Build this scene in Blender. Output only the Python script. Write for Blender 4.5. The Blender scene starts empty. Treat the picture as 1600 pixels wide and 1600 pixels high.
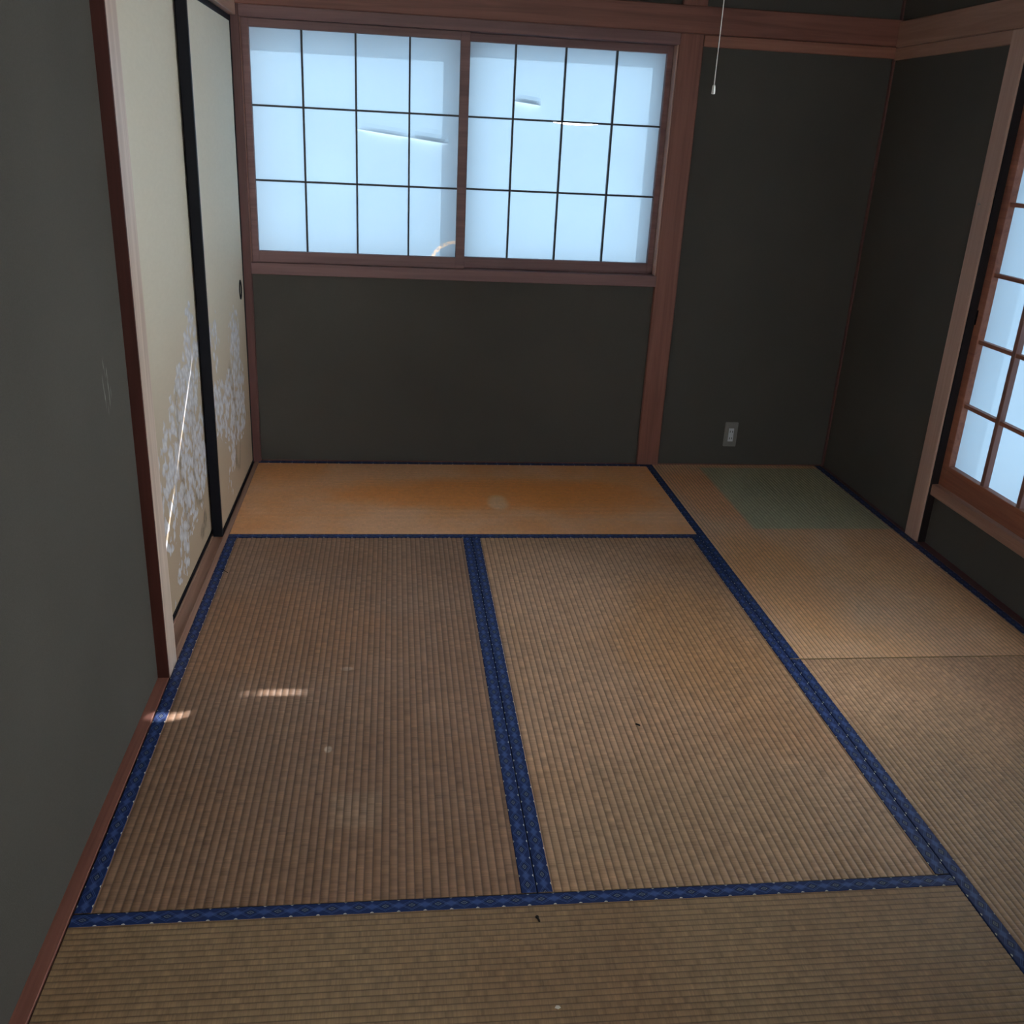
import bpy, bmesh, math, random
from mathutils import Vector, Matrix

random.seed(7)
SC = bpy.context.scene
COL = SC.collection

# ------------------------------------------------------------------ camera
CAM_POS = (0.5858, -0.5600, 1.3753)
YAW, PITCH, ROLL = 0.1320, 0.3758, 0.0519
F_PX = 1491.92
cam_data = bpy.data.cameras.new('camera')
cam = bpy.data.objects.new('camera', cam_data)
COL.objects.link(cam)
cam_data.sensor_fit = 'HORIZONTAL'
cam_data.sensor_width = 36.0
cam_data.lens = 36.0 * F_PX / 1600.0
cam_data.clip_start = 0.02
fw = Vector((math.sin(YAW) * math.cos(PITCH), math.cos(YAW) * math.cos(PITCH), -math.sin(PITCH)))
rt = Vector((math.cos(YAW), -math.sin(YAW), 0.0))
up = rt.cross(fw)
rt2 = math.cos(ROLL) * rt + math.sin(ROLL) * up
up2 = -math.sin(ROLL) * rt + math.cos(ROLL) * up
m = Matrix((rt2, up2, -fw)).transposed().to_4x4()
m.translation = Vector(CAM_POS)
cam.matrix_world = m
SC.camera = cam

# ------------------------------------------------------------------ light
SUN_DIR = Vector((-0.53, -1.0, -0.735))
SUN_STRENGTH = 20.0
SKY_COLOR = (0.94, 0.97, 1.0)
SKY_STRENGTH = 14.0
sun_d = bpy.data.lights.new('sun', 'SUN')
sun_d.energy = SUN_STRENGTH
sun_d.angle = math.radians(0.45)
sun_d.color = (1.0, 0.985, 0.96)
sun = bpy.data.objects.new('sun', sun_d)
COL.objects.link(sun)
sun.location = (6, 9, 8)
sun.rotation_euler = SUN_DIR.to_track_quat('-Z', 'Y').to_euler()

world = bpy.data.worlds.new('sky')
SC.world = world
world.use_nodes = True
bgn = world.node_tree.nodes.get('Background') or world.node_tree.nodes.new('ShaderNodeBackground')
bgn.inputs[0].default_value = (*SKY_COLOR, 1)
bgn.inputs[1].default_value = SKY_STRENGTH

vs = SC.view_settings
vs.view_transform = 'Standard'
vs.look = 'None'
vs.gamma = 1.0
vs.use_curve_mapping = False
vs.exposure = 0.0
SC.cycles.max_bounces = 10
SC.cycles.diffuse_bounces = 6
SC.cycles.transmission_bounces = 6
SC.cycles.sample_clamp_indirect = 6.0
SC.cycles.use_denoising = True


# ------------------------------------------------------------------ node helpers
class N:
    """tiny wrapper to write node maths quickly"""
    def __init__(self, name):
        self.mat = bpy.data.materials.new(name)
        self.mat.use_nodes = True
        self.t = self.mat.node_tree
        self.t.nodes.clear()
        self.out = self.t.nodes.new('ShaderNodeOutputMaterial')

    def node(self, typ, **kw):
        n = self.t.nodes.new(typ)
        for k, v in kw.items():
            setattr(n, k, v)
        return n

    def set(self, sock, v):
        if hasattr(v, 'is_linked') or isinstance(v, bpy.types.NodeSocket):
            self.t.links.new(v, sock)
        elif isinstance(v, (tuple, list)):
            sock.default_value = (*v, 1.0) if (len(v) == 3 and len(sock.default_value) == 4) else v
        else:
            sock.default_value = v

    def math(self, op, a, b=0.0, c=None, clamp=False):
        n = self.node('ShaderNodeMath', operation=op)
        n.use_clamp = clamp
        self.set(n.inputs[0], a)
        self.set(n.inputs[1], b)
        if c is not None:
            self.set(n.inputs[2], c)
        return n.outputs[0]

    def mix(self, fac, a, b, blend='MIX'):
        n = self.node('ShaderNodeMix', data_type='RGBA', blend_type=blend)
        self.set(n.inputs['Factor'], fac)
        ins = [s for s in n.inputs if s.type == 'RGBA']
        self.set(ins[0], a)
        self.set(ins[1], b)
        return [s for s in n.outputs if s.type == 'RGBA'][0]

    def coord(self, kind='Object'):
        return self.node('ShaderNodeTexCoord').outputs[kind]

    def mapping(self, vec, scale=(1, 1, 1), loc=(0, 0, 0), rot=(0, 0, 0)):
        n = self.node('ShaderNodeMapping')
        self.set(n.inputs['Vector'], vec)
        n.inputs['Scale'].default_value = scale
        n.inputs['Location'].default_value = loc
        n.inputs['Rotation'].default_value = rot
        return n.outputs[0]

    def noise(self, vec, scale=5.0, detail=3.0, rough=0.5, dist=0.0):
        n = self.node('ShaderNodeTexNoise')
        self.set(n.inputs['Vector'], vec)
        n.inputs['Scale'].default_value = scale
        n.inputs['Detail'].default_value = detail
        n.inputs['Roughness'].default_value = rough
        n.inputs['Distortion'].default_value = dist
        return n.outputs['Fac']

    def ramp(self, fac, stops, interp='LINEAR'):
        n = self.node('ShaderNodeValToRGB')
        n.color_ramp.interpolation = interp
        els = n.color_ramp.elements
        while len(els) < len(stops):
            els.new(0.5)
        for e, (p, c) in zip(els, stops):
            e.position = p
            e.color = (*c, 1) if len(c) == 3 else c
        self.set(n.inputs[0], fac)
        return n.outputs[0]

    def smooth(self, v, lo, hi):
        n = self.node('ShaderNodeMapRange', interpolation_type='SMOOTHSTEP')
        self.set(n.inputs['Value'], v)
        n.inputs['From Min'].default_value = lo
        n.inputs['From Max'].default_value = hi
        return n.outputs[0]

    def sep(self, vec):
        n = self.node('ShaderNodeSeparateXYZ')
        self.set(n.inputs[0], vec)
        return n.outputs

    def bump(self, h, strength=0.3, dist=0.01):
        n = self.node('ShaderNodeBump')
        self.set(n.inputs['Height'], h)
        n.inputs['Strength'].default_value = strength
        n.inputs['Distance'].default_value = dist
        return n.outputs[0]

    def principled(self, color, rough=0.6, normal=None, spec=0.5, metallic=0.0):
        n = self.node('ShaderNodeBsdfPrincipled')
        self.set(n.inputs['Base Color'], color)
        self.set(n.inputs['Roughness'], rough)
        n.inputs['Specular IOR Level'].default_value = spec
        n.inputs['Metallic'].default_value = metallic
        if normal is not None:
            self.set(n.inputs['Normal'], normal)
        self.t.links.new(n.outputs[0], self.out.inputs[0])
        return self.mat


# ------------------------------------------------------------------ materials
def wood(name, axis, c_dark, c_light, rough=0.45, spec=0.45, scale=1.0):
    k = N(name)
    sc = [42.0, 42.0, 42.0]
    sc['xyz'.index(axis)] = 1.6
    v = k.mapping(k.coord('Object'), scale=tuple(s * scale for s in sc))
    g = k.noise(v, 1.0, 4, 0.6, 0.8)
    sc2 = [6.0, 6.0, 6.0]
    sc2['xyz'.index(axis)] = 0.9
    big = k.noise(k.mapping(k.coord('Object'), scale=tuple(sc2)), 1.0, 2, 0.5, 0.3)
    f = k.math('ADD', k.math('MULTIPLY', g, 0.6), k.math('MULTIPLY', big, 0.4))
    col = k.ramp(f, [(0.33, c_dark), (0.66, c_light)])
    r = k.math('ADD', rough, k.math('MULTIPLY', g, 0.12))
    return k.principled(col, r, k.bump(g, 0.12, 0.002), spec)


WD = (0.145, 0.050, 0.036)
WL = (0.28, 0.110, 0.080)
W_X = wood('aged_red_wood_x', 'x', WD, WL)
W_Y = wood('aged_red_wood_y', 'y', WD, WL)
W_Z = wood('aged_red_wood_z', 'z', WD, WL)
P_Y = wood('pale_worn_wood_y', 'y', (0.28, 0.145, 0.105), (0.46, 0.27, 0.20))
P_Z = wood('pale_worn_wood_z', 'z', (0.40, 0.235, 0.18), (0.58, 0.38, 0.31), rough=0.4)
L_Z = wood('silvery_worn_wood_z', 'z', (0.42, 0.30, 0.24), (0.70, 0.57, 0.49), rough=0.4)
P_X = wood('worn_wood_x', 'x', (0.20, 0.075, 0.05), (0.37, 0.155, 0.105))
SHADE_Z = wood('shade_dark_wood_z', 'z', (0.012, 0.008, 0.008), (0.022, 0.016, 0.018), rough=0.7, spec=0.15)  # near-black tone that paints shade on the right post
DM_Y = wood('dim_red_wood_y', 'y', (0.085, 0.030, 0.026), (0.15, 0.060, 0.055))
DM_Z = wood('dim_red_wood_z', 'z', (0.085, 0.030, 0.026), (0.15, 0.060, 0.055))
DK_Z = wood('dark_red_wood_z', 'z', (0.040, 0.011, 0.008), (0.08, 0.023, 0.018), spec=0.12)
SASH_X = wood('sash_wood_x', 'x', (0.15, 0.072, 0.072), (0.26, 0.138, 0.132))
SASH_Y = wood('sash_wood_y', 'y', (0.22, 0.075, 0.045), (0.42, 0.16, 0.095))
SASH_Z = wood('sash_wood_z', 'z', (0.165, 0.072, 0.058), (0.30, 0.142, 0.112))


def plaster(name, base, dark):
    k = N(name)
    co = k.coord('Object')
    fine = k.noise(co, 420, 2, 0.6)
    mid = k.noise(co, 60, 3, 0.6)
    big = k.noise(co, 1.7, 3, 0.5)
    f = k.math('ADD', k.math('MULTIPLY', fine, 0.45), k.math('MULTIPLY', big, 0.55))
    col = k.ramp(f, [(0.3, dark), (0.7, base)])
    h = k.math('ADD', fine, k.math('MULTIPLY', mid, 0.6))
    # pale scratches on the left wall beside the door post
    s = k.sep(co)
    dy = k.math('SUBTRACT', s[1], 1.535)
    dz = k.math('SUBTRACT', s[2], 0.83)
    d = k.math('ADD', k.math('POWER', k.math('DIVIDE', dy, 0.035), 2.0), k.math('POWER', k.math('DIVIDE', dz, 0.07), 2.0))
    inside = k.math('SUBTRACT', 1.0, k.smooth(d, 0.3, 1.0))
    onleft = k.math('LESS_THAN', s[0], 0.2)
    st = k.noise(k.mapping(co, scale=(1, 130, 14), rot=(0.7, 0, 0)), 1.0, 2, 0.5)
    scr = k.math('MULTIPLY', k.math('MULTIPLY', inside, onleft), k.smooth(st, 0.55, 0.66))
    col = k.mix(k.math('MULTIPLY', scr, 0.55), col, (0.34, 0.34, 0.31))
    return k.principled(col, 0.92, k.bump(h, 0.35, 0.0015), 0.15)


PLASTER = plaster('olive_sand_plaster', (0.097, 0.090, 0.079), (0.072, 0.067, 0.059))


def flat(name, col, rough=0.5, spec=0.4, metallic=0.0, grain=0.06):
    k = N(name)
    n = k.noise(k.coord('Object'), 90, 3, 0.6)
    c2 = tuple(max(0.0, c * (1 - grain * 3)) for c in col)
    c = k.mix(n, c2, col)
    return k.principled(c, rough, k.bump(n, 0.05, 0.001), spec, metallic)


LACQUER = flat('black_lacquer', (0.008, 0.008, 0.012), 0.5, 0.12)
CEIL_M = wood('bounce_ceiling_board', 'y', (0.42, 0.31, 0.21), (0.56, 0.43, 0.30))  # kept pale so the unseen ceiling bounces more light down
BOARD_M = wood('hall_floor_board', 'y', (0.10, 0.06, 0.035), (0.18, 0.11, 0.07))
MUNTIN = flat('dark_slate_bar', (0.055, 0.052, 0.055), 0.5, 0.4)
ALU = flat('fill_window_bronze_aluminium', (0.06, 0.05, 0.045), 0.4, 0.5, 0.3)


def paper(name, col=(0.054, 0.086, 0.117), refl=(0.62, 0.68, 0.72), stain=False):
    k = N(name)
    co = k.coord('Object')
    n1 = k.noise(co, 5.0, 4, 0.6)
    n2 = k.noise(k.mapping(co, scale=(160, 160, 40)), 1.0, 2, 0.6)
    f = k.math('ADD', k.math('MULTIPLY', n1, 0.7), k.math('MULTIPLY', n2, 0.3))
    c = k.mix(k.smooth(f, 0.3, 0.7), tuple(x * 0.93 for x in col), col)
    if stain:
        s = k.sep(co)
        d = k.math('SQRT', k.math('ADD', k.math('POWER', k.math('SUBTRACT', s[0], 0.84), 2.0), k.math('POWER', k.math('SUBTRACT', s[2], 0.838), 2.0)))
        band = k.math('SUBTRACT', 1.0, k.smooth(k.math('ABSOLUTE', k.math('SUBTRACT', d, 0.112)), 0.003, 0.010))
        nn = k.noise(co, 130, 2, 0.6)
        band = k.math('MULTIPLY', band, k.smooth(nn, 0.35, 0.6))
        c = k.mix(k.math('MULTIPLY', band, 0.55), c, (0.32, 0.20, 0.09))
    tr = k.node('ShaderNodeBsdfTranslucent')
    df = k.node('ShaderNodeBsdfDiffuse')
    k.set(tr.inputs[0], c)
    k.set(df.inputs[0], refl)
    mx = k.node('ShaderNodeMixShader')
    mx.inputs[0].default_value = 0.5
    k.t.links.new(tr.outputs[0], mx.inputs[1])
    k.t.links.new(df.outputs[0], mx.inputs[2])
    k.t.links.new(mx.outputs[0], k.out.inputs[0])
    return k.mat


def glass():
    k = N('clear_window_glass')
    t = k.node('ShaderNodeBsdfTransparent')
    t.inputs[0].default_value = (0.96, 0.98, 0.97, 1)
    g = k.node('ShaderNodeBsdfGlossy')
    g.inputs['Roughness'].default_value = 0.03
    fr = k.node('ShaderNodeFresnel')
    fr.inputs['IOR'].default_value = 1.5
    wav = k.noise(k.coord('Object'), 3.0, 2, 0.5)
    k.set(g.inputs['Normal'], k.bump(wav, 0.02, 0.01))
    mx = k.node('ShaderNodeMixShader')
    k.t.links.new(fr.outputs[0], mx.inputs[0])
    k.t.links.new(t.outputs[0], mx.inputs[1])
    k.t.links.new(g.outputs[0], mx.inputs[2])
    k.t.links.new(mx.outputs[0], k.out.inputs[0])
    return k.mat


GLASS = glass()
PAPER = paper('shoji_paper')
PAPER_STAIN = paper('shoji_paper_stained', stain=True)


def tatami(name, base, worn, blotches=(), patch=None, ridge=0.0142, contrast=1.0):
    """woven rush; uv: u along the mat, v across it, both in metres; object coords = room coords"""
    k = N(name)
    uv = k.coord('UV')
    co = k.coord('Object')
    su = k.sep(uv)
    big = k.noise(co, 2.3, 4, 0.55)
    col = k.mix(k.smooth(big, 0.35, 0.68), base, worn)
    xyz = k.sep(co)
    for (bx, by, rx, ry, bc, amt) in blotches:
        d = k.math('ADD', k.math('POWER', k.math('DIVIDE', k.math('SUBTRACT', xyz[0], bx), rx), 2.0),
                   k.math('POWER', k.math('DIVIDE', k.math('SUBTRACT', xyz[1], by), ry), 2.0))
        nn = k.noise(co, 7, 4, 0.6)
        d = k.math('ADD', d, k.math('MULTIPLY', k.math('SUBTRACT', nn, 0.5), 0.9))
        w = k.math('MULTIPLY', k.math('SUBTRACT', 1.0, k.smooth(d, 0.15, 1.1)), amt)
        col = k.mix(w, col, bc)
    if patch:
        x0, x1, y0, y1, pc = patch
        e = 0.012
        w = k.math('MULTIPLY', k.math('MULTIPLY', k.smooth(xyz[0], x0 - e, x0 + e), k.math('SUBTRACT', 1.0, k.smooth(xyz[0], x1 - e, x1 + e))),
                   k.math('MULTIPLY', k.smooth(xyz[1], y0 - e, y0 + e), k.math('SUBTRACT', 1.0, k.smooth(xyz[1], y1 - e, y1 + e))))
        col = k.mix(k.math('MULTIPLY', w, 0.93), col, pc)
    # rush stalks: short straws lying across every ridge, each ridge its own set
    row = k.math('FLOOR', k.math('DIVIDE', su[1], ridge))
    comb = k.node('ShaderNodeCombineXYZ')
    k.set(comb.inputs[0], k.math('MULTIPLY', su[0], 48.0))
    k.set(comb.inputs[1], k.math('MULTIPLY', row, 7.31))
    straw = k.noise(comb.outputs[0], 1.0, 3, 0.7)
    comb2 = k.node('ShaderNodeCombineXYZ')
    k.set(comb2.inputs[0], k.math('MULTIPLY', su[0], 330.0))
    k.set(comb2.inputs[1], k.math('MULTIPLY', row, 3.7))
    fine = k.noise(comb2.outputs[0], 1.0, 2, 0.6)
    st = k.math('ADD', k.math('MULTIPLY', straw, 0.65), k.math('MULTIPLY', fine, 0.35))
    lum = k.ramp(st, [(0.30, (0.56, 0.54, 0.52)), (0.5, (0.97, 0.97, 0.97)), (0.70, (1.40, 1.38, 1.32))])
    col = k.mix(contrast, col, k.mix(1.0, col, lum, 'MULTIPLY'))
    # darker tone along the furrow between two ridges
    fr = k.math('ABSOLUTE', k.math('SUBTRACT', k.math('FRACT', k.math('DIVIDE', su[1], ridge)), 0.5))
    fur = k.smooth(fr, 0.34, 0.48)
    col = k.mix(k.math('MULTIPLY', fur, 0.7 if contrast > 0.5 else 0.3), col, (0.075, 0.045, 0.028))
    rough = k.math('ADD', 0.42, k.math('MULTIPLY', st, 0.2))
    return k.principled(col, rough, k.bump(st, 0.35, 0.0012), 0.45)


def heri_material(w):
    """indigo border cloth with woven diamonds; uv: u metres along, v metres across"""
    k = N('indigo_border_cloth')
    su = k.sep(k.coord('UV'))
    P = 0.050
    pa = k.math('MULTIPLY', k.math('ABSOLUTE', k.math('SUBTRACT', k.math('FRACT', k.math('DIVIDE', su[0], P)), 0.5)), 2.0)  # 0 at motif A, 1 at motif B
    q = k.math('MULTIPLY', k.math('ABSOLUTE', k.math('SUBTRACT', k.math('DIVIDE', su[1], w), 0.5)), 2.0)
    mA = k.math('ADD', pa, q)
    mB = k.math('ADD', k.math('SUBTRACT', 1.0, pa), q)
    weave = k.noise(k.mapping(k.coord('UV'), scale=(900, 900, 1)), 1.0, 1, 0.5)
    col = k.mix(weave, (0.008, 0.018, 0.080), (0.013, 0.029, 0.11))
    star = k.math('SUBTRACT', 1.0, k.smooth(mB, 0.25, 0.75))
    col = k.mix(k.math('MULTIPLY', star, 0.85), col, (0.055, 0.095, 0.25))

    def ring(mm, c, hw):
        return k.math('SUBTRACT', 1.0, k.smooth(k.math('ABSOLUTE', k.math('SUBTRACT', mm, c)), hw * 0.5, hw))
    col = k.mix(k.math('MULTIPLY', ring(mA, 0.80, 0.05), 0.8), col, (0.07, 0.12, 0.28))
    col = k.mix(k.math('MULTIPLY', ring(mA, 0.58, 0.05), 0.7), col, (0.05, 0.09, 0.24))
    col = k.mix(k.math('MULTIPLY', ring(mA, 0.42, 0.08), 0.9), col, (0.006, 0.012, 0.05))
    col = k.mix(k.math('MULTIPLY', ring(mA, 0.24, 0.045), 0.8), col, (0.24, 0.26, 0.19))
    col = k.mix(k.math('MULTIPLY', k.math('SUBTRACT', 1.0, k.smooth(mA, 0.03, 0.08)), 0.7), col, (0.26, 0.26, 0.17))
    # cream stitches at the edges of every pale star
    e = k.math('ADD', k.math('MULTIPLY', k.math('SUBTRACT', 1.0, pa), 2.3), k.math('MULTIPLY', k.math('SUBTRACT', 0.93, q), 2.2))
    tri = k.math('MULTIPLY', k.math('SUBTRACT', 1.0, k.smooth(e, 0.20, 0.30)), k.math('LESS_THAN', q, 0.97))
    col = k.mix(tri, col, (0.66, 0.64, 0.56))
    return k.principled(col, 0.55, k.bump(weave, 0.2, 0.0005), 0.2)


HERI_W = 0.030
HERI = heri_material(HERI_W)


def fusuma_paper():
    k = N('painted_door_paper')
    co = k.coord('Object')
    s = k.sep(co)
    at = k.node('ShaderNodeAttribute', attribute_name='bloom')
    at2 = k.node('ShaderNodeAttribute', attribute_name='ink')
    fibre = k.noise(k.mapping(co, scale=(30, 30, 90)), 1.0, 3, 0.6)
    base = k.mix(fibre, (0.66, 0.605, 0.50), (0.73, 0.675, 0.565))
    # tea-brown tone, stronger towards the bottom of the panel
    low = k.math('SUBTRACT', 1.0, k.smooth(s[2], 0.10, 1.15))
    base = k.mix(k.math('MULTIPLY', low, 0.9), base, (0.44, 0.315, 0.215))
    ink = k.math('MULTIPLY', at2.outputs['Fac'], k.smooth(k.noise(co, 30, 3, 0.6), 0.25, 0.6))
    base = k.mix(k.math('MULTIPLY', ink, 0.8), base, (0.17, 0.135, 0.10))
    vor = k.node('ShaderNodeTexVoronoi', feature='F1', voronoi_dimensions='2D')
    wob = k.noise(co, 26, 2, 0.5)
    wv = k.node('ShaderNodeVectorMath', operation='MULTIPLY_ADD')
    cmb = k.node('ShaderNodeCombineXYZ')
    k.set(cmb.inputs[1], wob)
    k.set(cmb.inputs[2], wob)
    k.set(wv.inputs[0], cmb.outputs[0])
    wv.inputs[1].default_value = (0.0, 0.07, -0.06)
    k.set(wv.inputs[2], co)
    wsep = k.sep(wv.outputs[0])
    yz = k.node('ShaderNodeCombineXYZ')
    k.set(yz.inputs[0], k.math('MULTIPLY', wsep[1], 33.0))
    k.set(yz.inputs[1], k.math('MULTIPLY', wsep[2], 31.0))
    k.set(vor.inputs['Vector'], yz.outputs[0])
    vor.inputs['Scale'].default_value = 1.0
    vor.inputs['Randomness'].default_value = 1.0
    # a petal cell is painted when its own random value lies under the local density
    rnd = k.sep(vor.outputs['Color'])[0]
    on = k.math('LESS_THAN', rnd, k.math('MULTIPLY', at.outputs['Fac'], 1.05))
    petal = k.math('SUBTRACT', 1.0, k.smooth(vor.outputs['Distance'], 0.52, 0.66))
    w = k.math('MULTIPLY', on, petal)
    shade = k.mix(k.smooth(vor.outputs['Distance'], 0.05, 0.5), (0.74, 0.74, 0.78), (0.56, 0.55, 0.60))
    col = k.mix(k.math('MULTIPLY', k.math('MULTIPLY', w, k.math('SUBTRACT', 1.0, k.math('MULTIPLY', ink, 0.8))), 0.88), base, shade)
    return k.principled(col, 0.75, k.bump(fibre, 0.08, 0.001), 0.25)


FUSUMA = fusuma_paper()


# ------------------------------------------------------------------ mesh helpers
def mesh_obj(name, bm, mat, parent=None, smooth=False):
    me = bpy.data.meshes.new(name)
    bm.normal_update()
    bm.to_mesh(me)
    bm.free()
    if mat:
        me.materials.append(mat)
    if smooth:
        for p in me.polygons:
            p.use_smooth = True
    o = bpy.data.objects.new(name, me)
    COL.objects.link(o)
    if parent is not None:
        o.parent = parent
    return o


def add_box(bm, x0, x1, y0, y1, z0, z1, bev=0.0):
    r = bmesh.ops.create_cube(bm, size=1.0)
    vs_ = r['verts']
    for v in vs_:
        v.co = Vector(((x0 + x1) / 2 + v.co.x * (x1 - x0), (y0 + y1) / 2 + v.co.y * (y1 - y0), (z0 + z1) / 2 + v.co.z * (z1 - z0)))
    if bev > 0:
        es = list({e for v in vs_ for e in v.link_edges})
        bmesh.ops.bevel(bm, geom=es, offset=bev, segments=1, affect='EDGES', profile=0.5)


def box(name, x0, x1, y0, y1, z0, z1, mat, parent=None, bev=0.0015):
    bm = bmesh.new()
    add_box(bm, x0, x1, y0, y1, z0, z1, bev)
    return mesh_obj(name, bm, mat, parent)


def boxes(name, lst, mat, parent=None, bev=0.0):
    bm = bmesh.new()
    for b in lst:
        add_box(bm, *b, bev)
    return mesh_obj(name, bm, mat, parent)


def add_tube(bm, pts, rad, seg=8, caps=True):
    rings = []
    n = len(pts)
    for i, p in enumerate(pts):
        p = Vector(p)
        a = Vector(pts[max(i - 1, 0)])
        b = Vector(pts[min(i + 1, n - 1)])
        t = (b - a).normalized()
        ref = Vector((0, 0, 1)) if abs(t.z) < 0.9 else Vector((1, 0, 0))
        u = t.cross(ref).normalized()
        v = t.cross(u)
        r = rad[i] if isinstance(rad, (list, tuple)) else rad
        rings.append([bm.verts.new(p + (u * math.cos(2 * math.pi * k / seg) + v * math.sin(2 * math.pi * k / seg)) * r) for k in range(seg)])
    for a, b in zip(rings, rings[1:]):
        for k in range(seg):
            bm.faces.new((a[k], a[(k + 1) % seg], b[(k + 1) % seg], b[k]))
    if caps:
        bm.faces.new(rings[0][::-1])
        bm.faces.new(rings[-1])


def tag(o, label, cat, group=None, kind=None):
    o['label'] = label
    o['category'] = cat
    if group:
        o['group'] = group
    if kind:
        o['kind'] = kind
    return o


def empty(name, loc=(0, 0, 0)):
    o = bpy.data.objects.new(name, None)
    o.empty_display_size = 0.1
    COL.objects.link(o)
    return o


def struct(o, label, cat):
    return tag(o, label, cat, kind='structure')


# ------------------------------------------------------------------ room dimensions
XD = 1.7275     # joint between the middle mats and the right-hand column
XC = 0.8658
XR = 2.5719     # right end of the mats
YB = 3.4944     # back end of the mats
YF = 0.02
YM = 1.7468
CEIL = 2.36
YH = -1.9       # far end of the hall behind the camera

# ------------------------------------------------------------------ shell
bm = bmesh.new()
add_box(bm, -0.2, 2.85, 0.0, 3.70, -0.16, -0.056)
add_box(bm, -0.2, 2.85, YH, 0.005, -0.16, 0.0)
struct(mesh_obj('floor', bm, BOARD_M), 'wooden floor boards lying under the tatami mats', 'floor')
struct(box('ceiling', -0.2, 2.85, YH, 3.70, CEIL, CEIL + 0.08, CEIL_M), 'unseen pale board ceiling above the room', 'ceiling')

# back wall, opening for the window x 0.0..1.66, z 0.86..1.71
YP = 3.505
YO = 3.635
struct(boxes('wall_back', [
    (-0.2, 2.85, YP, YO, -0.06, 0.842),
    (-0.2, 2.85, YP, YO, 1.74, CEIL + 0.02),
    (-0.2, -0.005, YP, YO, 0.842, 1.74),
    (1.692, 2.85, YP, YO, 0.842, 1.74)], PLASTER), 'dark olive plaster wall around the gridded window', 'wall')

XPR = 2.586
XO = 2.74
struct(boxes('wall_right', [
    (XPR, XO, 2.66, 3.64, -0.06, CEIL + 0.02),
    (2.604, XO, 1.10, 2.66, -0.06, 0.215),
    (XPR, XO, 1.10, 2.66, 1.765, CEIL + 0.02),
    (XPR, XO, YH, 1.10, -0.06, CEIL + 0.02)], PLASTER), 'dark olive plaster wall with the low shoji window', 'wall')

XL = -0.030
struct(boxes('wall_left', [
    (-0.16, XL, YH, 1.72, -0.06, CEIL + 0.02),
    (-0.16, XL, 1.72, 3.64, 1.80, CEIL + 0.02),
    (-0.20, -0.14, 1.60, 3.64, -0.06, CEIL + 0.02)], PLASTER), 'dark olive plaster wall in the left foreground', 'wall')
struct(boxes('wall_front', [
    (-0.2, 0.05, YH - 0.08, YH, -0.1, CEIL + 0.02), (1.05, 2.85, YH - 0.08, YH, -0.1, CEIL + 0.02),
    (0.05, 1.05, YH - 0.08, YH, -0.1, 0.65), (0.05, 1.05, YH - 0.08, YH, 1.95, CEIL + 0.02)], PLASTER), 'plaster wall with an opening for the added fill window, closing the hall', 'wall')

# ------------------------------------------------------------------ posts, beams, strips
T = []
def trim(x0, x1, y0, y1, z0, z1, mat, label, cat, bev=0.002):
    o = box('trim_%d' % (len(T) + 1), x0, x1, y0, y1, z0, z1, mat, None, bev)
    T.append(struct(o, label, cat))
    return o

# left wall
trim(-0.12, -0.001, 1.7075, 1.795, -0.055, CEIL, L_Z, 'wooden post at the near end of the painted sliding doors', 'post')
trim(-0.115, -0.001, 1.795, 3.475, 1.737, 1.80, P_Y, 'pale wooden door head above the painted sliding doors', 'beam')
bm = bmesh.new()
add_box(bm, -0.13, -0.001, 1.795, 3.49, -0.055, -0.006)
add_box(bm, -0.0165, -0.0005, 1.795, 3.49, -0.006, 0.001, 0.0008)
add_box(bm, -0.0565, -0.0525, 1.795, 3.49, -0.006, 0.001, 0.0005)
add_box(bm, -0.13, -0.090, 1.795, 3.49, -0.006, 0.001, 0.0005)
o = mesh_obj('trim_%d' % (len(T) + 1), bm, P_Y)
T.append(struct(o, 'grooved wooden door track under the painted sliding doors', 'door track'))
trim(-0.115, -0.001, 1.795, 3.49, 1.86, 1.95, W_Y, 'wooden rail on the wall above the sliding doors', 'beam')
struct(box('baseboard_left', XL - 0.01, -0.002, YF - 0.02, 1.7075, -0.055, 0.003, W_Y, None, 0.001), 'narrow reddish wooden strip between the left wall and the mats', 'floor strip')

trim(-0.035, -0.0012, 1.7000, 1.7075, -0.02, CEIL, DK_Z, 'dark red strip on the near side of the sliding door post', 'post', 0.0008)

# back wall
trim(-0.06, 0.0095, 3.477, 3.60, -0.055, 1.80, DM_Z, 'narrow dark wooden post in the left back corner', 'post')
trim(1.686, 1.786, 3.487, 3.60, -0.055, CEIL, W_Z, 'reddish wooden post right of the gridded window', 'post', 0.004)
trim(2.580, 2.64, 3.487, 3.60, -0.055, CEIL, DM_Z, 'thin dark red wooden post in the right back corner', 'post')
trim(-0.03, 2.62, 3.468, 3.56, 1.775, 1.872, W_X, 'long reddish wooden rail above the back window', 'beam', 0.003)
trim(1.786, 2.60, 3.487, 3.56, 1.733, 1.775, P_X, 'lower wooden strip under the back rail right of the post', 'beam')
struct(box('baseboard_back', -0.001, XR + 0.02, YB, 3.515, -0.055, 0.002, W_X, None, 0.001), 'thin wooden strip between the back wall and the mats', 'floor strip')

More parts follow.
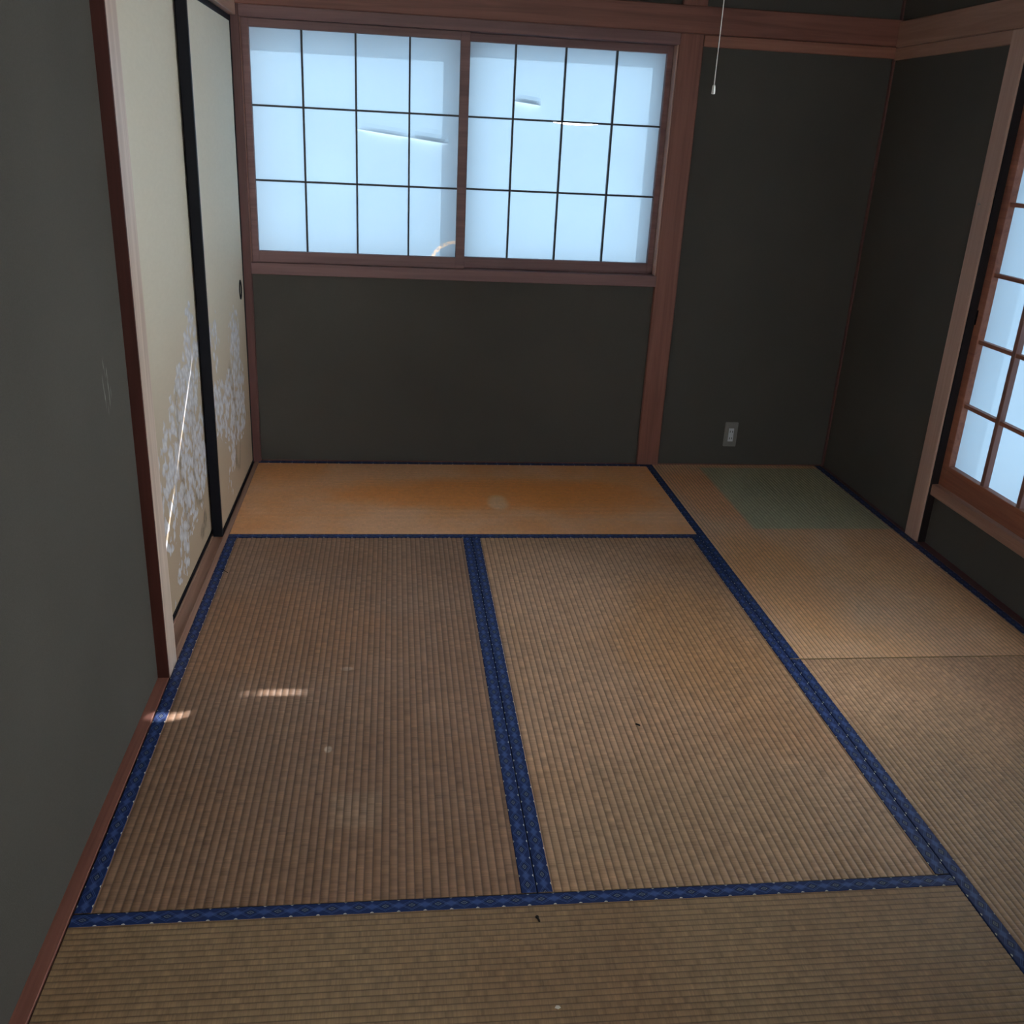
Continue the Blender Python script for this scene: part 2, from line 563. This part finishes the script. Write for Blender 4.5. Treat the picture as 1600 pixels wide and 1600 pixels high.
# right wall
trim(2.572, 2.72, 2.600, 2.692, -0.055, 1.772, P_Z, 'worn wooden post left of the low shoji window', 'post', 0.004)
trim(2.577, 2.72, 2.5935, 2.600, -0.02, 1.772, SHADE_Z, 'narrow black strip added as shade between the worn post and the low window', 'post', 0.0005)  # dark strip painted in for the unlit near face of the post
trim(2.572, 2.72, 1.06, 1.145, -0.055, 1.772, P_Z, 'wooden post at the near end of the low shoji window', 'post', 0.004)
trim(2.566, 2.72, YH + 0.02, 3.468, 1.772, 1.866, P_Y, 'long wooden rail above the low shoji window', 'beam', 0.003)
trim(2.578, 2.66, 2.692, 3.487, 1.727, 1.772, P_Y, 'lower wooden strip under the right-hand rail', 'beam')
struct(box('baseboard_right', XR, 2.612, YF - 0.02, 3.487, -0.055, 0.002, DM_Y, None, 0.001), 'thin wooden strip between the right wall and the mats', 'floor strip')


# ------------------------------------------------------------------ windows
def poly_pane(name, polys, mat, parent):
    bm = bmesh.new()
    for pts in polys:
        bm.faces.new([bm.verts.new(p) for p in pts])
    return mesh_obj(name, bm, mat, parent)


def flap_pane(x0, x1, z0, z1, y, cut, curl):
    """a paper pane slit along cut(x); the upper lip curls into the room by curl(x)"""
    n = 18
    xs = [x0 + (x1 - x0) * i / n for i in range(n + 1)]
    polys = [[(x0, y, z0), (x1, y, z0)] + [(x, y, cut(x)) for x in reversed(xs)]]
    hs = (0.045, 0.028, 0.014, 0.004, 0.0)
    ks = (0.0, 0.12, 0.42, 0.85, 1.0)
    for xa, xb in zip(xs, xs[1:]):
        for (h0, k0), (h1, k1) in zip(zip(hs, ks), zip(hs[1:], ks[1:])):
            p = []
            for x, h, k in ((xa, h1, k1), (xb, h1, k1), (xb, h0, k0), (xa, h0, k0)):
                c = curl(x)
                p.append((x, y - c * k, cut(x) + h - (0.001 if (h == 0.0 and c > 0) else 0.0)))
            polys.append(p)
    polys.append([(x, y, cut(x) + hs[0]) for x in xs] + [(x1, y, z1), (x0, y, z1)])
    return polys


win1 = empty('window_1')
struct(win1, 'wide back window of two gridded paper sashes', 'window')
box('sill', 0.0, 1.690, 3.484, YO + 0.005, 0.800, 0.846, SASH_X, win1, 0.002)
box('head', 0.0, 1.690, 3.484, YO + 0.005, 1.734, 1.778, SASH_X, win1, 0.002)
box('jamb', 0.0, 0.0125, 3.492, YO, 0.846, 1.734, SASH_Z, win1, 0.001)
box('jamb', 1.682, 1.6935, 3.492, YO, 0.846, 1.734, P_Z, win1, 0.001)
# outer metal frame: its edges shade the top and the right of each sash
OX0, OX1, OZ0, OZ1 = 0.022, 1.648, 0.868, 1.702
boxes('outer_frame', [
    (-0.01, OX0, YO - 0.03, YO, 0.83, 1.75), (OX1, 1.70, YO - 0.03, YO, 0.83, 1.75),
    (OX0, OX1, YO - 0.03, YO, 0.83, OZ0), (OX0, OX1, YO - 0.03, YO, OZ1, 1.75),
    (0.826, 0.898, YO - 0.026, YO, OZ0, OZ1)], ALU, win1)

ZR = [0.891, 1.161, 1.434, 1.704]
MW = 0.0072


def back_sash(xs, fx0, fx1, y0, yp, tears):
    """xs: pane edges; y0: room face, yp: paper plane"""
    fy1 = yp - 0.0006
    s = boxes('sash', [
        (fx0, xs[0], y0, fy1, 0.848, 1.733), (xs[4], fx1, y0, fy1, 0.848, 1.733),
        (xs[0], xs[4], y0, fy1, 0.848, ZR[0]), (xs[0], xs[4], y0, fy1, ZR[3], 1.733)], SASH_X, win1, 0.001)
    for i in (1, 2, 3):
        box('muntin', xs[i] - MW / 2, xs[i] + MW / 2, y0 + 0.008, yp - 0.0006, ZR[0], ZR[3], MUNTIN, s, 0.0)
    for j in (1, 2):
        for i in range(4):
            a = xs[i] + (MW / 2 if i else 0)
            b = xs[i + 1] - (MW / 2 if i < 3 else 0)
            box('muntin', a, b, y0 + 0.010, yp - 0.0006, ZR[j] - MW / 2, ZR[j] + MW / 2, MUNTIN, s, 0.0)
    for j in range(3):
        for i in range(4):
            x0 = xs[i] - (0.007 if i == 0 else 0)
            x1 = xs[i + 1] + (0.007 if i == 3 else 0)
            z0 = ZR[j] - (0.007 if j == 0 else 0)
            z1 = ZR[j + 1] + (0.007 if j == 2 else 0)
            if (i, j) in tears:
                polys = tears[(i, j)](x0, x1, z0, z1, yp)
            else:
                polys = [[(x0, yp, z0), (x1, yp, z0), (x1, yp, z1), (x0, yp, z1)]]
            stained = fx0 < 0.5 and i == 3 and j == 0
            poly_pane('pane', polys, PAPER_STAIN if stained else PAPER, s)
    return s


def lens(x, a, b, d, skew=1.0):
    t = (x - a) / (b - a)
    return d * (4 * t * (1 - t)) ** 0.6 * (1 - skew + skew * t) if 0 < t < 1 else 0.0


def tearL(x0, x1, z0, z1, y):
    return flap_pane(x0, x1, z0, z1, y, lambda x: 1.365 - (x - 0.46) * 0.105,
                     lambda x: max(lens(x, 0.436, 0.635, 0.017, 0.5), lens(x, 0.645, 0.790, 0.022, 0.1)))


def crescent(x0, x1, z0, z1, y):
    n = 16
    top = []
    for i in range(n + 1):
        x = x1 + (x0 - x1) * i / n
        t = (x - 1.215) / (1.405 - 1.215)
        g = 0.0075 * math.sin(math.pi * max(0.0, min(1.0, t))) ** 0.8
        top.append((x, y, z1 - g - (MW / 2 - 0.0005 if g > 0 else 0)))
    return [[(x0, y, z0), (x1, y, z0)] + top]


def crack(x0, x1, z0, z1, y):
    return flap_pane(x0, x1, z0, z1, y, lambda x: 1.500 - (x - 1.06) * 0.10,
                     lambda x: lens(x, 1.057, 1.160, 0.024, 0.1))


XL_S = [0.039, 0.232, 0.434, 0.640, 0.834]
XR_S = [0.873, 1.053, 1.253, 1.458, 1.658]
back_sash(XL_S, 0.0130, 0.871, 3.504, 3.530, {(2, 1): tearL, (3, 1): tearL})
back_sash(XR_S, 0.836, 1.6815, 3.538, 3.565, {(2, 1): crescent, (1, 1): crescent, (1, 2): crack})

# low shoji window on the right wall
win2 = empty('window_2')
struct(win2, 'low shoji window with thick wooden grid at the right edge', 'window')
box('sill', 2.582, XO, 1.145, 2.600, 0.196, 0.238, P_Y, win2, 0.002)
box('head', 2.582, XO, 1.145, 2.600, 1.728, 1.772, P_Y, win2, 0.002)
WZ = [0.322 + 0.2295 * i for i in range(7)]


def right_sash(ya, yb, x0, latch):
    """ya > yb: far and near edge of the sash; x0: room face"""
    st = 0.040
    xp = x0 + 0.026
    xq = xp + 0.0006
    s = boxes('sash', [
        (x0, xp, ya - st, ya, 0.240, 1.727), (x0, xp, yb, yb + st, 0.240, 1.727),
        (x0, xp, yb + st, ya - st, 0.240, WZ[0]), (x0, xp, yb + st, ya - st, WZ[6], 1.727)], SASH_Y, win2, 0.0015)
    y_in0, y_in1 = ya - st, yb + st
    n = 3
    ys = [y_in0 + (y_in1 - y_in0) * i / n for i in range(n + 1)]
    w = 0.020
    for i in range(1, n):
        box('muntin', x0 + 0.004, xp - 0.0005, ys[i] - w / 2, ys[i] + w / 2, WZ[0], WZ[6], SASH_Z, s, 0.001)
    w2 = 0.013
    for j in range(1, 6):
        for i in range(n):
            a = ys[i] - (w / 2 if i else 0)
            b = ys[i + 1] + (w / 2 if i < n - 1 else 0)
            box('muntin', x0 + 0.007, xp - 0.0005, b, a, WZ[j] - w2 / 2, WZ[j] + w2 / 2, SASH_Y, s, 0.0)
    for j in range(6):
        for i in range(n):
            ya_ = ys[i] + (0.007 if i == 0 else 0)
            yb_ = ys[i + 1] - (0.007 if i == n - 1 else 0)
            za_ = WZ[j] - (0.007 if j == 0 else 0)
            zb_ = WZ[j + 1] + (0.007 if j == 5 else 0)
            poly_pane('pane', [[(xq, yb_, za_), (xq, ya_, za_), (xq, ya_, zb_), (xq, yb_, zb_)]], PAPER, s)
    if latch:
        box('latch', x0 - 0.0025, x0 + 0.002, ya - 0.009, ya - 0.002, 0.835, 0.885, LACQUER, s, 0.0005)
    return s


right_sash(2.5905, 1.890, 2.603, True)
# unseen near part: clear glazed sash added to let in more daylight
s = boxes('sash', [
    (2.633, 2.659, 1.895, 1.935, 0.240, 1.727), (2.633, 2.659, 1.147, 1.187, 0.240, 1.727),
    (2.633, 2.659, 1.187, 1.895, 0.240, 0.322), (2.633, 2.659, 1.187, 1.895, 1.687, 1.727)], SASH_Y, win2, 0.0015)
box('muntin', 2.637, 2.657, 1.187, 1.895, 0.99, 1.01, SASH_Y, s, 0.001)  # bar of the added clear sash
for (za, zb) in ((0.322, 0.99), (1.01, 1.687)):
    box('pane', 2.644, 2.648, 1.185, 1.897, za, zb, GLASS, s, 0.0)  # pane of the added clear sash

# added window in the unseen hall end, lets in sky to brighten the room
fill_win = empty('fill_window')
struct(fill_win, 'added unseen fill window at the end of the hall', 'window')
for (xa, xb, yy) in ((0.05, 0.57, YH - 0.035), (0.53, 1.05, YH - 0.07)):
    s = boxes('sash', [  # sash of the added fill window
        (xa, xa + 0.035, yy, yy + 0.03, 0.65, 1.95), (xb - 0.035, xb, yy, yy + 0.03, 0.65, 1.95),
        (xa + 0.035, xb - 0.035, yy, yy + 0.03, 0.65, 0.70), (xa + 0.035, xb - 0.035, yy, yy + 0.03, 1.91, 1.95)], ALU, fill_win, 0.001)
    box('pane', xa + 0.033, xb - 0.033, yy + 0.012, yy + 0.016, 0.698, 1.912, GLASS, s, 0.0)  # pane of the added fill window


# ------------------------------------------------------------------ painted sliding doors
def bloom_density(blobs, y, z):
    d = 0.0
    for (by, bz, ry, rz, a) in blobs:
        r = math.sqrt(((y - by) / ry) ** 2 + ((z - bz) / rz) ** 2)
        d = max(d, a * max(0.0, min(1.0, (1.15 - r) / 0.45)))
    return d


def seg_dist(p, a, b):
    ax, ay = a
    bx, by = b
    dx, dy = bx - ax, by - ay
    t = max(0, min(1, ((p[0] - ax) * dx + (p[1] - ay) * dy) / (dx * dx + dy * dy)))
    return math.hypot(p[0] - ax - t * dx, p[1] - ay - t * dy)


def sliding_door(name, x_face, thick, y0, y1, blobs, strokes, dots, pull, label):
    z0, z1 = -0.004, 1.734
    root = empty(name)
    struct(root, label, 'sliding door')
    fr = 0.016
    # painted paper panel as a fine sheet carrying the density of the painting
    bm = bmesh.new()
    lb = bm.verts.layers.float.new('bloom')
    li = bm.verts.layers.float.new('ink')
    ny, nz = 60, 110
    xs_f = x_face - 0.002
    grid = []
    for j in range(nz + 1):
        row = []
        for i in range(ny + 1):
            y = y0 + fr + (y1 - y0 - 2 * fr) * i / ny
            z = z0 + fr + (z1 - z0 - 2 * fr) * j / nz
            v = bm.verts.new((xs_f, y, z))
            v[lb] = bloom_density(blobs, y, z)
            ink = 0.0
            for (a, b, w) in strokes:
                ink = max(ink, max(0.0, 1.0 - seg_dist((y, z), a, b) / w))
            for (dy, dz, r) in dots:
                ink = max(ink, 1.0 if math.hypot(y - dy, z - dz) < r else 0.0)
            v[li] = ink
            row.append(v)
        grid.append(row)
    for j in range(nz):
        for i in range(ny):
            bm.faces.new((grid[j][i], grid[j][i + 1], grid[j + 1][i + 1], grid[j + 1][i]))
    # body behind the sheet
    add_box(bm, x_face - thick + 0.004, x_face - 0.0035, y0 + fr, y1 - fr, z0 + fr, z1 - fr)
    p = mesh_obj('painted_panel', bm, FUSUMA, root)
    for nm, b in (('stile', (y0, y0 + fr, z0, z1)), ('stile', (y1 - fr, y1, z0, z1)),
                  ('bottom_rail', (y0 + fr, y1 - fr, z0, z0 + fr + 0.004)), ('top_rail', (y0 + fr, y1 - fr, z1 - fr - 0.004, z1))):
        box(nm, x_face - thick, x_face, b[0], b[1], b[2], b[3], LACQUER, root, 0.0012)
    if pull:
        py, pz = pull
        bm = bmesh.new()
        seg = 28
        ry, rz = 0.026, 0.038
        prof = [(1.0, 0.0), (1.0, 0.003), (0.86, 0.0035), (0.80, 0.0), (0.74, -0.0012), (0.0, -0.0012)]
        rings = []
        for (f, h) in prof[:-1]:
            rings.append([bm.verts.new((xs_f + 0.001 + h, py + ry * f * math.cos(2 * math.pi * k / seg), pz + rz * f * math.sin(2 * math.pi * k / seg))) for k in range(seg)])
        for a, b in zip(rings, rings[1:]):
            for k in range(seg):
                bm.faces.new((a[k], a[(k + 1) % seg], b[(k + 1) % seg], b[k]))
        bm.faces.new(rings[-1])
        h = mesh_obj('finger_pull', bm, LACQUER, root)
        h['label'] = 'dark oval recessed finger pull'
    return root


# far door (nearer to the room)
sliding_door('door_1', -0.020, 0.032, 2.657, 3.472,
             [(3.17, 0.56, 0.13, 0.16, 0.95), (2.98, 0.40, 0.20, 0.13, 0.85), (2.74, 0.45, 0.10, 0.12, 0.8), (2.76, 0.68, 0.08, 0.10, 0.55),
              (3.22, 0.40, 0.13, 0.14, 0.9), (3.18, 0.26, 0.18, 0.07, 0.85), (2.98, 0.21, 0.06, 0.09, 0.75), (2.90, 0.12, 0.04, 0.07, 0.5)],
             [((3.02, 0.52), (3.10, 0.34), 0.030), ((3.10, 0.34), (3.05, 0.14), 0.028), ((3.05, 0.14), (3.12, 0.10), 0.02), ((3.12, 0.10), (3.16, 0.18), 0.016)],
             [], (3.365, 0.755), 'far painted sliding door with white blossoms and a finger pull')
# near door, set one track further back
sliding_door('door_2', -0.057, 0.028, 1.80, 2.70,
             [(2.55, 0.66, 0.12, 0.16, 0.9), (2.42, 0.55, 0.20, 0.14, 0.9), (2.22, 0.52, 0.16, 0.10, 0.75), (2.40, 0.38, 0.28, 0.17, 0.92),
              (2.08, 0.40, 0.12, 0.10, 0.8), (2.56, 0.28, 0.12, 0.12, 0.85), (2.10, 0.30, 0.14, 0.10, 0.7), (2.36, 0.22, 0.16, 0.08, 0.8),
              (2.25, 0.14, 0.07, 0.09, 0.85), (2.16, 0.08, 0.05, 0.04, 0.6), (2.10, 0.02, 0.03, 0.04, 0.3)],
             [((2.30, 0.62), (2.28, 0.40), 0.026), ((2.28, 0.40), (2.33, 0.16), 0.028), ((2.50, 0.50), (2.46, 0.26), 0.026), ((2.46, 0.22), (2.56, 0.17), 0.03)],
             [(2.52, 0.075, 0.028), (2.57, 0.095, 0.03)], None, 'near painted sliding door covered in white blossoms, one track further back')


# ------------------------------------------------------------------ tatami mats
TAN = (0.46, 0.31, 0.205)
TAN2 = (0.40, 0.255, 0.155)
ORANGE = (0.45, 0.225, 0.085)


def tatami_mat(x0, x1, y0, y1, along, mat, label, ridge=0.0142, sides=(1, 1)):
    """along: 'x' or 'y' is the long direction; border cloth runs along both long sides"""
    root = empty('tatami_mat')
    root.location = ((x0 + x1) / 2, (y0 + y1) / 2, -0.054)
    tag(root, label, 'tatami mat', 'tatami mats laid on the floor')
    g = 0.0012
    x0, x1, y0, y1 = x0 + g, x1 - g, y0 + g, y1 - g
    inv = Matrix.Translation(-Vector(root.location))

    def P(u, v, z):
        return Vector((x0 + u, y0 + v, z)) if along == 'x' else Vector((x0 + v, y0 + u, z))
    L, W = ((x1 - x0), (y1 - y0)) if along == 'x' else ((y1 - y0), (x1 - x0))
    # woven cover: one rounded ridge after another across the mat
    bm = bmesh.new()
    uvl = bm.loops.layers.uv.new('UVMap')
    prof = [(0.0, -0.0013), (0.14, -0.0004), (0.5, 0.0), (0.86, -0.0004)]
    vs_ = []
    n = int(W / ridge)
    for r in range(n + 1):
        for (f, h) in prof:
            v = (r + f) * ridge
            if v < W:
                vs_.append((v, h))
    vs_.append((W, -0.0008))
    nu = 3
    rows = []
    for (v, h) in vs_:
        rows.append([bm.verts.new(P(L * i / nu, v, h)) for i in range(nu + 1)])
    for a, b, (va, _), (vb, _) in zip(rows, rows[1:], vs_, vs_[1:]):
        for i in range(nu):
            q = [(a[i], L * i / nu, va), (a[i + 1], L * (i + 1) / nu, va), (b[i + 1], L * (i + 1) / nu, vb), (b[i], L * i / nu, vb)]
            if along == 'y':
                q = q[::-1]
            f = bm.faces.new([t[0] for t in q])
            f.smooth = True
            for lp, t in zip(f.loops, q):
                lp[uvl].uv = (t[1], t[2])
    cover = mesh_obj('woven_cover', bm, mat, root)
    # straw core under the cover
    core = box('straw_core', x0, x1, y0, y1, -0.0545, -0.0016, CORE, root, 0.0)
    # border cloth
    bands = []
    for side, on in zip((0, 1), sides):
        if not on:
            continue
        bm = bmesh.new()
        uvl = bm.loops.layers.uv.new('UVMap')
        va, vb = (0.0, HERI_W) if side == 0 else (W - HERI_W, W)
        zt = 0.0012
        if side == 0:
            pr = [(va - 0.0004, -0.020, 0.0), (va - 0.0004, zt - 0.001, 0.0), (va + 0.0012, zt, 0.001), (vb - 0.001, zt, HERI_W - 0.001), (vb, 0.0, HERI_W)]
        else:
            pr = [(va, 0.0, HERI_W), (va + 0.001, zt, HERI_W - 0.001), (vb - 0.0012, zt, 0.001), (vb + 0.0004, zt - 0.001, 0.0), (vb + 0.0004, -0.020, 0.0)]
        off = random.random() * 0.05
        nseg = 2
        rr = [[bm.verts.new(P(L * i / nseg, v, z)) for i in range(nseg + 1)] for (v, z, _) in pr]
        for a, b, pa, pb in zip(rr, rr[1:], pr, pr[1:]):
            for i in range(nseg):
                q = [(a[i], L * i / nseg, pa[2]), (a[i + 1], L * (i + 1) / nseg, pa[2]), (b[i + 1], L * (i + 1) / nseg, pb[2]), (b[i], L * i / nseg, pb[2])]
                if along == 'y':
                    q = q[::-1]
                f = bm.faces.new([t[0] for t in q])
                for lp, t in zip(f.loops, q):
                    lp[uvl].uv = (t[1] + off, t[2])
        bands.append(mesh_obj('border_cloth', bm, HERI, root))
    for o in [cover, core] + bands:
        # keep room coordinates in the mesh (used by the stains and the painted front shade), only undo the parent's offset
        o.matrix_parent_inverse = inv
    return root


CORE = flat('straw_core', (0.30, 0.22, 0.12), 0.9, 0.1)
M_BACK = tatami('tatami_back', (0.762, 0.421, 0.234), (0.762, 0.348, 0.135),
                [(0.95, 3.10, 0.75, 0.22, (0.824, 0.302, 0.068), 0.85), (1.35, 3.05, 0.35, 0.25, (0.803, 0.293, 0.068), 0.7),
                 (1.00, 3.00, 0.05, 0.10, (0.772, 0.531, 0.324), 0.7)], ridge=0.0131, contrast=0.35)
M_CL = tatami('tatami_centre_left', (0.305, 0.177, 0.112), (0.272, 0.147, 0.086),
              [(0.25, 1.95, 0.4, 0.35, (0.330, 0.162, 0.079), 0.6), (0.35, 1.05, 0.6, 0.55, (0.230, 0.129, 0.079), 0.6),  # wide front blotch paints the dimmer foreground into the mat colour
               (0.432, 1.369, 0.010, 0.015, (0.618, 0.498, 0.396), 0.7), (0.459, 1.735, 0.02, 0.012, (0.577, 0.422, 0.324), 0.5)],
              (0.450, 0.556, 1.09, 1.205, (0.297, 0.185, 0.119)), ridge=0.0165)
M_CR = tatami('tatami_centre_right', (0.427, 0.257, 0.158), (0.390, 0.218, 0.118),
              [(1.35, 0.95, 0.55, 0.45, (0.33, 0.215, 0.13), 0.7), (1.45, 1.9, 0.3, 0.5, (0.445, 0.231, 0.105), 0.6), (1.1, 2.2, 0.3, 0.4, (0.519, 0.317, 0.203), 0.6)], ridge=0.0165)  # first blotch is shade painted into the front end
M_RB = tatami('tatami_right_back', (0.690, 0.435, 0.275), (0.660, 0.375, 0.195),
              [(1.90, 2.30, 0.20, 0.5, (0.68, 0.340, 0.144), 0.55), (1.90, 3.10, 0.16, 0.4, (0.742, 0.339, 0.153), 0.6)],
              (1.972, 2.540, 2.728, 3.452, (0.41, 0.425, 0.285)), contrast=0.6)
M_RF = tatami('tatami_right_front', (0.52, 0.315, 0.19), (0.46, 0.265, 0.145),
              [(1.95, 0.85, 0.6, 0.75, (0.29, 0.18, 0.10), 0.85)])  # dark front blotch imitates the light falling off in the foreground
M_FR = tatami('tatami_front', (0.285, 0.185, 0.102), (0.255, 0.153, 0.081), ridge=0.0131)

tatami_mat(0, XD, 2.64, YB, 'x', M_BACK, 'orange worn tatami mat lying below the back window', 0.0131)
tatami_mat(0, XC, 0.88, 2.64, 'y', M_CL, 'brown tatami mat beside the sliding doors and left wall', 0.0165)
tatami_mat(XC, XD, 0.88, 2.64, 'y', M_CR, 'tan tatami mat in the middle of the floor', 0.0165)
tatami_mat(XD, XR, YM + 0.0015, YB, 'y', M_RB, 'tatami mat with an unfaded green rectangle in the far corner')
tatami_mat(XD, XR, YF, YM - 0.001, 'y', M_RF, 'tatami mat at the lower right edge, near the low window')
tatami_mat(0, XD, YF, 0.88, 'x', M_FR, 'greyish tatami mat lying crosswise in the foreground', 0.0131)

# ------------------------------------------------------------------ wall outlet
PLATE = flat('grey_brown_plate', (0.24, 0.23, 0.215), 0.45, 0.4)
INSERT = flat('off_white_plastic', (0.70, 0.72, 0.76), 0.35, 0.5)
SLOT = flat('slot_black', (0.01, 0.01, 0.01), 0.8, 0.2)
out = empty('wall_outlet')
out.location = (2.117, YP, 0.090)
tag(out, 'grey wall outlet with white double socket low on the back wall', 'outlet')
ol = []
ol.append(box('cover_plate', 2.087, 2.148, YP - 0.007, YP + 0.001, 0.089, 0.204, PLATE, out, 0.0025))
ins = box('socket_insert', 2.1055, 2.1295, YP - 0.0095, YP - 0.006, 0.1135, 0.1755, INSERT, out, 0.001)
ins['label'] = 'white double socket insert'
ol.append(ins)
inv_o = Matrix.Translation(-Vector(out.location))
for zc in (0.160, 0.129):
    for xo in (-0.0055, 0.0055):
        box('slot', 2.1175 + xo - 0.0013, 2.1175 + xo + 0.0013, YP - 0.0102, YP - 0.009, zc - 0.0045, zc + 0.0045, SLOT, ins, 0.0)
for o in ol:
    o.matrix_parent_inverse = inv_o

# ------------------------------------------------------------------ light pull cord
CORD = flat('white_cord', (0.62, 0.60, 0.56), 0.7, 0.2)
KNOB = flat('translucent_white_plastic', (0.72, 0.74, 0.70), 0.35, 0.5)
pc = empty('pull_cord')
pc.location = (1.305, 1.75, CEIL)
tag(pc, 'thin white light pull cord with small plastic end hanging from the ceiling', 'pull cord')
inv_p = Matrix.Translation(-Vector(pc.location))
bm = bmesh.new()
add_tube(bm, [(1.305, 1.75, CEIL), (1.3055, 1.75, 2.0), (1.305, 1.75, 1.7), (1.3045, 1.75, 1.50)], 0.0011, 6)
c1 = mesh_obj('cord', bm, CORD, pc, True)
bm = bmesh.new()
add_tube(bm, [(1.3045, 1.75, 1.503), (1.3045, 1.75, 1.5025), (1.3045, 1.75, 1.499), (1.3045, 1.75, 1.485), (1.3045, 1.75, 1.4835)],
         [0.0012, 0.0024, 0.0034, 0.0042, 0.0036], 14)
c2 = mesh_obj('pull_knob', bm, KNOB, pc, True)
bm = bmesh.new()
add_tube(bm, [(1.305, 1.75, CEIL), (1.305, 1.75, CEIL - 0.012), (1.305, 1.75, CEIL - 0.018)], [0.02, 0.018, 0.004], 16)
c3 = mesh_obj('ceiling_rose', bm, KNOB, pc, True)
for o in (c1, c2, c3):
    o.matrix_parent_inverse = inv_p

# ------------------------------------------------------------------ small things
STEEL = flat('dull_steel', (0.45, 0.42, 0.38), 0.35, 0.5, 0.9)
bm = bmesh.new()
add_tube(bm, [(2.574, 2.66, 1.232), (2.566, 2.66, 1.232), (2.5655, 2.66, 1.232), (2.564, 2.66, 1.232)], [0.0016, 0.0016, 0.005, 0.0042], 12)
tag(mesh_obj('nail', bm, STEEL), 'small steel nail driven into the post beside the low window', 'nail')

DARK = flat('dark_crumb', (0.015, 0.012, 0.010), 0.8, 0.2)
PALE = flat('pale_flake', (0.72, 0.68, 0.60), 0.8, 0.2)


def flake(name, x, y, pts, h, mat, label, cat):
    bm = bmesh.new()
    lo = [bm.verts.new((x + a, y + b, 0.0004)) for a, b in pts]
    hi = [bm.verts.new((x + a * 0.7, y + b * 0.7, h)) for a, b in pts]
    bm.faces.new(hi)
    bm.faces.new(lo[::-1])
    for i in range(len(pts)):
        j = (i + 1) % len(pts)
        bm.faces.new((lo[i], lo[j], hi[j], hi[i]))
    return tag(mesh_obj(name, bm, mat), label, cat)


flake('dark_crumb', 0.8575, 0.815, [(-0.004, 0.006), (-0.001, 0.008), (0.003, 0.005), (0.002, -0.001), (0.004, -0.008), (0.001, -0.009), (-0.001, -0.001), (-0.004, 0.002)], 0.004, DARK,
      'black crumb lying on the foreground mat below the border band', 'debris')
flake('dark_crumb', 1.201, 1.437, [(-0.007, 0.004), (-0.004, 0.006), (0.002, 0.001), (0.006, -0.003), (0.004, -0.005), (-0.003, 0.0)], 0.003, DARK,
      'black crumb lying on the middle tan mat', 'debris')
flake('paper_flake', 0.865, 0.617, [(-0.006, -0.001), (-0.003, 0.004), (0.003, 0.003), (0.005, -0.001), (0.0, -0.004)], 0.002, PALE,
      'tiny pale flake on the mat at the bottom edge', 'debris')
bm = bmesh.new()
add_tube(bm, [(0.022, 2.372, 0.002), (0.030, 2.362, 0.006), (0.038, 2.352, 0.005), (0.047, 2.346, 0.0025)], 0.0009, 6)
tag(mesh_obj('loose_thread', bm, DARK, None, True), 'short dark thread sticking out of the border by the sliding doors', 'thread')
